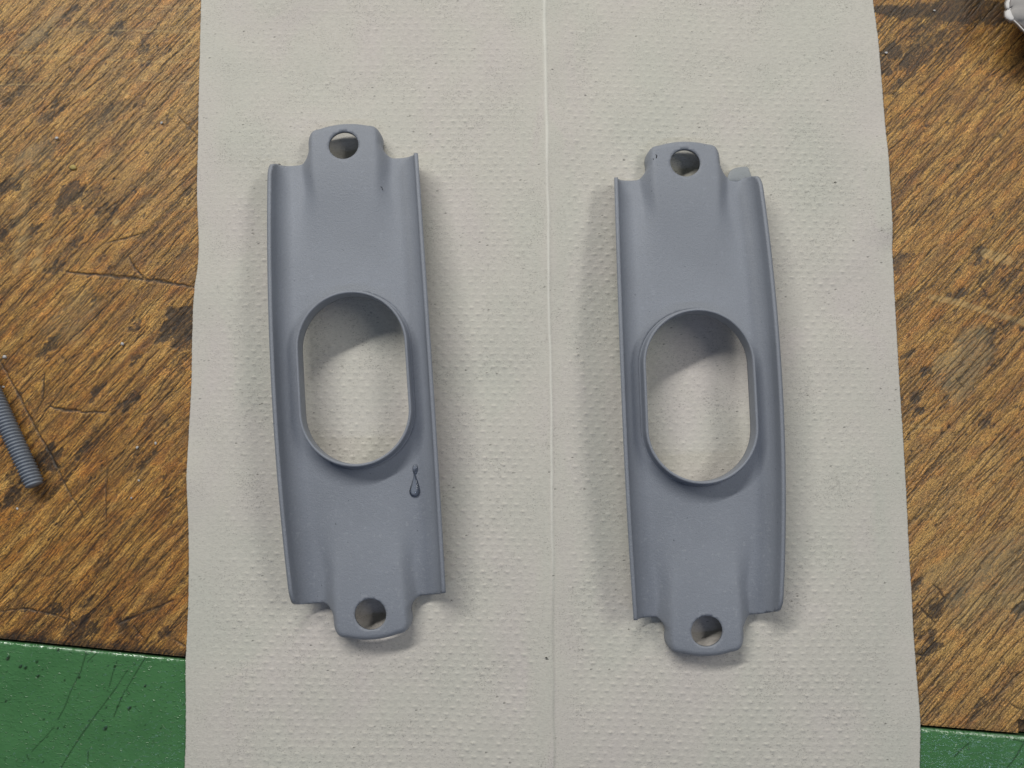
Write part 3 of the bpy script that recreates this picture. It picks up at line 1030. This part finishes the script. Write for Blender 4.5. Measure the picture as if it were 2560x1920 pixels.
# ------------------------------------------------------------------ water drop on the left bracket
t_ = NT('water')
t_.t.nodes.remove(t_.b)
lw = t_.n('ShaderNodeLayerWeight'); lw.inputs[0].default_value = 0.45
tr = t_.n('ShaderNodeBsdfTransparent')
t_.l(t_.ramp(lw.outputs['Facing'], [(0.0, (0.93, 0.95, 0.98)), (0.35, (0.92, 0.94, 0.97)), (0.85, (0.60, 0.64, 0.72))]), tr.inputs[0])
gl = t_.n('ShaderNodeBsdfGlossy'); gl.inputs['Roughness'].default_value = 0.06
fr = t_.n('ShaderNodeFresnel'); fr.inputs[0].default_value = 1.38
ms = t_.n('ShaderNodeMixShader')
t_.l(fr.outputs[0], ms.inputs[0]); t_.l(tr.outputs[0], ms.inputs[1]); t_.l(gl.outputs[0], ms.inputs[2])
t_.l(ms.outputs[0], t_.t.nodes['Material Output'].inputs[0])
M_WATER = t_.m
# centre line in photo pixels with half widths (px) and heights (mm)
sx, sy_ = 13.83, 13.83
spine = [(525, 285, 1, .02), (522, 310, 48, .22), (520, 400, 72, .38), (520, 500, 70, .38), (515, 590, 48, .26), (507, 660, 32, .18),
         (505, 740, 42, .22), (512, 830, 78, .36), (510, 950, 108, .58), (504, 1080, 145, .85), (498, 1200, 166, 1.05),
         (492, 1300, 155, 1.0), (485, 1380, 108, .70), (478, 1425, 40, .25), (477, 1434, 2, .02)]
nn = 12
dv = []
zc = zz1 + 8.8
for (u, v, hw, hh) in spine:
    hw = hw * (1.10 if v > 780 else 1.35)
    for k in range(nn + 1):
        a = math.pi * k / nn
        uu = u - hw * math.cos(a)
        p = P(1000 + uu / sx, 1140 + v / sy_, zc)
        t, s = to_local(c1, rz1, p)
        xx, zf = fold(np.array([t]), np.array([s]))
        dv.append((xx[0], s, zf[0] + zz1 * 0 - 0.06 + hh * math.sin(a) ** .8))
dv = np.array(dv)
dw = np.array([to_world(c1, rz1, zz1, *q_) for q_ in dv])
nrw = len(spine)
dwb = dw.copy()
flat = []
for i in range(nrw):
    zb_ = dw[i * (nn + 1):(i + 1) * (nn + 1), 2]
    lo = np.linspace(zb_[0], zb_[-1], nn + 1) - 0.04
    for k in range(nn + 1):
        q_ = dw[i * (nn + 1) + k].copy(); q_[2] = lo[k]; flat.append(q_)
Vd = np.vstack([dw, np.array(flat)])
Ft = grid_faces(nrw, nn + 1)
Fb = Ft[:, ::-1] + len(dw)
rim = []
o_ = len(dw)
for i in range(nrw - 1):
    a, b_ = i * (nn + 1), (i + 1) * (nn + 1)
    rim.append((a, b_, b_ + o_, a + o_))
    rim.append((a + nn, a + nn + o_, b_ + nn + o_, b_ + nn))
for k in range(nn):
    rim.append((k, k + o_, k + 1 + o_, k + 1))
    e_ = (nrw - 1) * (nn + 1) + k
    rim.append((e_, e_ + 1, e_ + 1 + o_, e_ + o_))
org = P(1036, 1225, zc)
drop = mesh_np('water_drop', Vd - org, np.vstack([Ft, Fb, np.array(rim)]), M_WATER)
drop.location = Vector(org) * MM
import bmesh
bm = bmesh.new(); bm.from_mesh(drop.data)
bmesh.ops.recalc_face_normals(bm, faces=bm.faces)
bm.to_mesh(drop.data); bm.free()
tag(drop, 'small clear teardrop of water below the oval opening of the left bracket', 'water drop')

# ------------------------------------------------------------------ threaded rod at the left edge
e0, e1 = P(86, 1213, 3.3), P(86 - 360 * .9, 1213 - 780 * .9, 3.3)
dvec = e1 - e0; dvec[2] = 0
dvec /= np.linalg.norm(dvec)
Lr, pitch, npp, nth = 72.0, 1.06, 8, 40
nz = int(Lr / pitch * npp)
zz_ = np.arange(nz + 1) / npp * pitch
th = np.arange(nth) * 2 * math.pi / nth
TZ, TT = np.meshgrid(zz_, th, indexing='ij')
ph = (TZ / pitch + TT / (2 * math.pi)) % 1
tri = 1 - np.abs(ph * 2 - 1)
rad = 2.34 + 0.64 * tri ** 1.3
rad = rad - 0.55 * sstep(0.9, 0.0, TZ) * (rad - 2.1)
side = np.array([-dvec[1], dvec[0], 0.0])
up = np.array([0, 0, 1.0])
org = e0.copy(); org[2] = 3.05
RV = (TZ[..., None] * dvec + (rad * np.cos(TT))[..., None] * side + (rad * np.sin(TT))[..., None] * up).reshape(-1, 3)
RF = []
for i in range(nz):
    for j in range(nth):
        j2 = (j + 1) % nth
        RF.append((i * nth + j, i * nth + j2, (i + 1) * nth + j2, (i + 1) * nth + j))
RF = np.array(RF)
rod_root = empty('threaded_rod', Vector(org) * MM)
tag(rod_root, 'grey primed threaded rod lying on the wood at the left edge of the photo', 'threaded rod')
M_ROD = mat_primer('grey_primer_rod', (0.235, 0.265, 0.315))
rod = mesh_np('thread', RV, RF[:, ::-1], M_ROD, rod_root)
bm = bmesh.new(); bm.from_mesh(rod.data)
bmesh.ops.recalc_face_normals(bm, faces=bm.faces)
bm.to_mesh(rod.data); bm.free()
cap = []
for rr, dz in ((2.05, 0.0), (1.9, -0.18), (0.02, -0.22)):
    for a in th:
        cap.append(dvec * (dz + .02) + rr * math.cos(a) * side + rr * math.sin(a) * up)
CF_ = []
for i in range(2):
    for j in range(nth):
        j2 = (j + 1) % nth
        CF_.append((i * nth + j, i * nth + j2, (i + 1) * nth + j2, (i + 1) * nth + j))
capo = mesh_np('rod_end', cap, CF_, M_ROD, rod_root)
# ring joining the thread to the end face
rv = []
for j in range(nth): rv.append(RV[j])
for a in th: rv.append(dvec * .02 + 2.05 * math.cos(a) * side + 2.05 * math.sin(a) * up)
capo2 = mesh_np('chamfer', rv, [(j, (j + 1) % nth, nth + (j + 1) % nth, nth + j) for j in range(nth)], M_ROD, rod_root)

# ------------------------------------------------------------------ torn scrap, top right
M_SCRAP = mat_plain('grey_white_card', (0.42, 0.405, 0.40), 0.75, 0.2, .05, .4)
M_SCRAP2 = mat_plain('torn_white_core', (0.80, 0.78, 0.78), 0.8, 0.2, .05, .8)
sroot = empty('torn_card', Vector(P(2600, -20, 0)) * MM)
tag(sroot, 'raised piece of white card with a torn edge in the upper right corner', 'torn card')
so_ = P(2600, -20, 0)
edge_px = [(2524, -160), (2520, -90), (2519, -40), (2518, 0), (2515, 4), (2512, 10), (2513, 20), (2516, 25), (2522, 22), (2517, 27), (2511, 31),
           (2511, 42), (2514, 47), (2519, 50), (2523, 53), (2527, 52), (2528, 49), (2534, 54), (2542, 61), (2552, 72), (2562, 82), (2590, 112),
           (2640, 150), (2720, 190)]
inner = [(u + 10 + (4 if 3 < i < 14 else 0), v - 3) for i, (u, v) in enumerate(edge_px)]
vv = []
ep = np.array(edge_px, float)
smo = ep.copy()
for _ in range(12):
    smo[1:-1] = (smo[:-2] + smo[2:] + smo[1:-1]) / 3
NR = 12
for i, (u, v) in enumerate(edge_px):
    for k in range(NR):
        f = k / (NR - 1)
        zt = 11.0 + 5.0 * math.sin(f * 1.5) - (1.2 if k == 0 else 0)
        wj = min(1, f * 11)
        us_, vs_ = u * (1 - wj) + (smo[i][0]) * wj, v * (1 - wj) + (smo[i][1]) * wj
        uu = us_ + (2950 - us_) * (f ** 1.3)
        vvv = vs_ + (-150 - vs_) * (f ** 1.6) * .9
        q_ = P(uu, vvv, zt)
        vv.append(q_ - so_)
FS = grid_faces(len(edge_px), NR)
card = mesh_np('card_face', vv, FS, M_SCRAP, sroot)
m_ = card.modifiers.new('t', 'SOLIDIFY'); m_.thickness = 0.6 * MM; m_.offset = -1
# pale torn core along the edge
tv = []
wcore = [0, 2, 4, 8, 9, 10, 9, 6, 4, 7, 14, 17, 17, 14, 9, 4, 2, 1, 1, 1, 1, 0, 0, 0]
for (u, v), wd in zip(edge_px, wcore):
    for k in range(3):
        q_ = P(u + wd * k / 2 + .4, v - wd * .25 * k / 2, 11.0 + .25 * k)
        q_[2] += 0.25
        tv.append(q_ - so_)
core = mesh_np('torn_edge', tv, grid_faces(len(edge_px), 3), M_SCRAP2, sroot)
m_ = core.modifiers.new('t', 'SOLIDIFY'); m_.thickness = 0.35 * MM; m_.offset = 0

# ------------------------------------------------------------------ crumbs and lint
def crumb_mesh(name, r, seed, mat, flat=0.6):
    rg = np.random.default_rng(seed)
    bm = bmesh.new()
    bmesh.ops.create_icosphere(bm, subdivisions=2, radius=r * MM)
    for v in bm.verts:
        k = 1 + rg.normal(0, .14)
        v.co = Vector((v.co.x * k * 1.15, v.co.y * k * .85, v.co.z * k * flat))
    me = bpy.data.meshes.new(name)
    bm.to_mesh(me); bm.free()
    return link(name, me, mat)


M_WHITE = mat_plain('white_crumb', (0.58, 0.57, 0.57), 0.5, .5)
M_TAN = mat_plain('tan_chip', (0.48, 0.38, 0.14), 0.6, .3)
M_LINT = mat_plain('dark_lint', (0.03, 0.03, 0.032), 0.8, .2)
CRUMB_AT = ['alone on the wood above the long dark scratch', 'beside the upper left edge of the paper towel',
            'between the long dark scratch and the black stain', 'at the left photo edge just above the threaded rod',
            'left one of the pair right of the threaded rod', 'right one of the pair right of the threaded rod',
            'below the pair right of the threaded rod', 'lowest one right of the threaded rod end',
            'below the end of the threaded rod', 'touching the visible top of the threaded rod']
for k, (u, v, r_) in enumerate(((142, 345, .50), (404, 307, .42), (306, 860, .50), (12, 892, .60), (343, 1119, .42), (389, 1108, .42),
                                (347, 1201, .36), (328, 1245, .32), (43, 1272, .36), (8, 967, .40))):
    o = crumb_mesh('paint_crumb', r_, 100 + k, M_WHITE)
    p = P(u, v, .2)
    o.location = (p[0] * MM, p[1] * MM, r_ * .45 * MM)
    o.rotation_euler = (0, 0, k)
    tag(o, 'tiny white crumb ' + CRUMB_AT[k], 'crumb', 'white crumbs on the wood')
for k, (u, v, r_) in enumerate(((2336, 26, .35), (2216, 132, .45))):
    o = crumb_mesh('paint_crumb', r_, 130 + k, M_WHITE)
    p = P(u, v, .2)
    o.location = (p[0] * MM, p[1] * MM, r_ * .45 * MM)
    tag(o, ('tiny white crumb on the dark stain near the torn card', 'tiny pale crumb on the wood at the right edge of the paper towel')[k], 'crumb')
o = crumb_mesh('wood_chip', .95, 140, M_TAN, .35)
p = P(183, 418, .3); o.location = (p[0] * MM, p[1] * MM, .35 * MM)
tag(o, 'small yellowish chip lying on the wood in the upper left', 'chip')


def lint(u, v, z, label, n=3, r_=.3):
    root = None
    bm = bmesh.new()
    rg = np.random.default_rng(int(u * 7 + v))
    for k in range(n):
        m = Matrix.Translation(Vector((rg.normal(0, .35), rg.normal(0, .4), rg.uniform(0, .1))) * MM) @ Matrix.Rotation(rg.uniform(0, 3), 4, 'Z') \
            @ Matrix.Diagonal((rg.uniform(.6, 1.6), rg.uniform(.4, .8), .5, 1))
        bmesh.ops.create_icosphere(bm, subdivisions=1, radius=r_ * MM, matrix=m)
    me = bpy.data.meshes.new('dark_lint')
    bm.to_mesh(me); bm.free()
    o = link('dark_lint', me, M_LINT)
    p = P(u, v, z)
    o.location = Vector(p) * MM
    tag(o, label, 'lint')


def bz(c, rz, zz, u, v, z0=8.0):
    z = z0
    for _ in range(4):
        p = P(u, v, z)
        t, s = to_local(c, rz, p)
        z = zz + float(plate_z(t, s))
    return z + .05


lint(1639, 390, bz(c2, rz2, zz2, 1639, 390, 7) - .1, 'dark speck of lint on the upper tab of the right bracket', 4, .26)
lint(953, 472, bz(c1, rz1, zz1, 953, 472, 5), 'dark speck of grit on the upper shoulder of the left bracket', 3, .20)
lint(699, 411, zz1 + 2.3, 'dark speck of lint on the top left corner of the left bracket', 3, .25)
lint(1558, 402, paper_z(*P(1558, 402, .7)[:2]) + .20, 'dark tuft of lint on the paper towel beside the upper left of the right bracket', 5, .26)
lint(1804, 416, paper_z(*P(1804, 416, .7)[:2]) + .20, 'dark speck between the upper tab and the bent lip of the right bracket', 3, .24)
lint(1368, 1645, paper_z(*P(1368, 1645, .7)[:2]) + .20, 'dark sliver on the crease of the paper towel', 1, .32)
lint(2090, 455, paper_z(*P(2090, 455, .7)[:2]) + .20, 'dark round speck on the paper towel right of the right bracket', 1, .25)
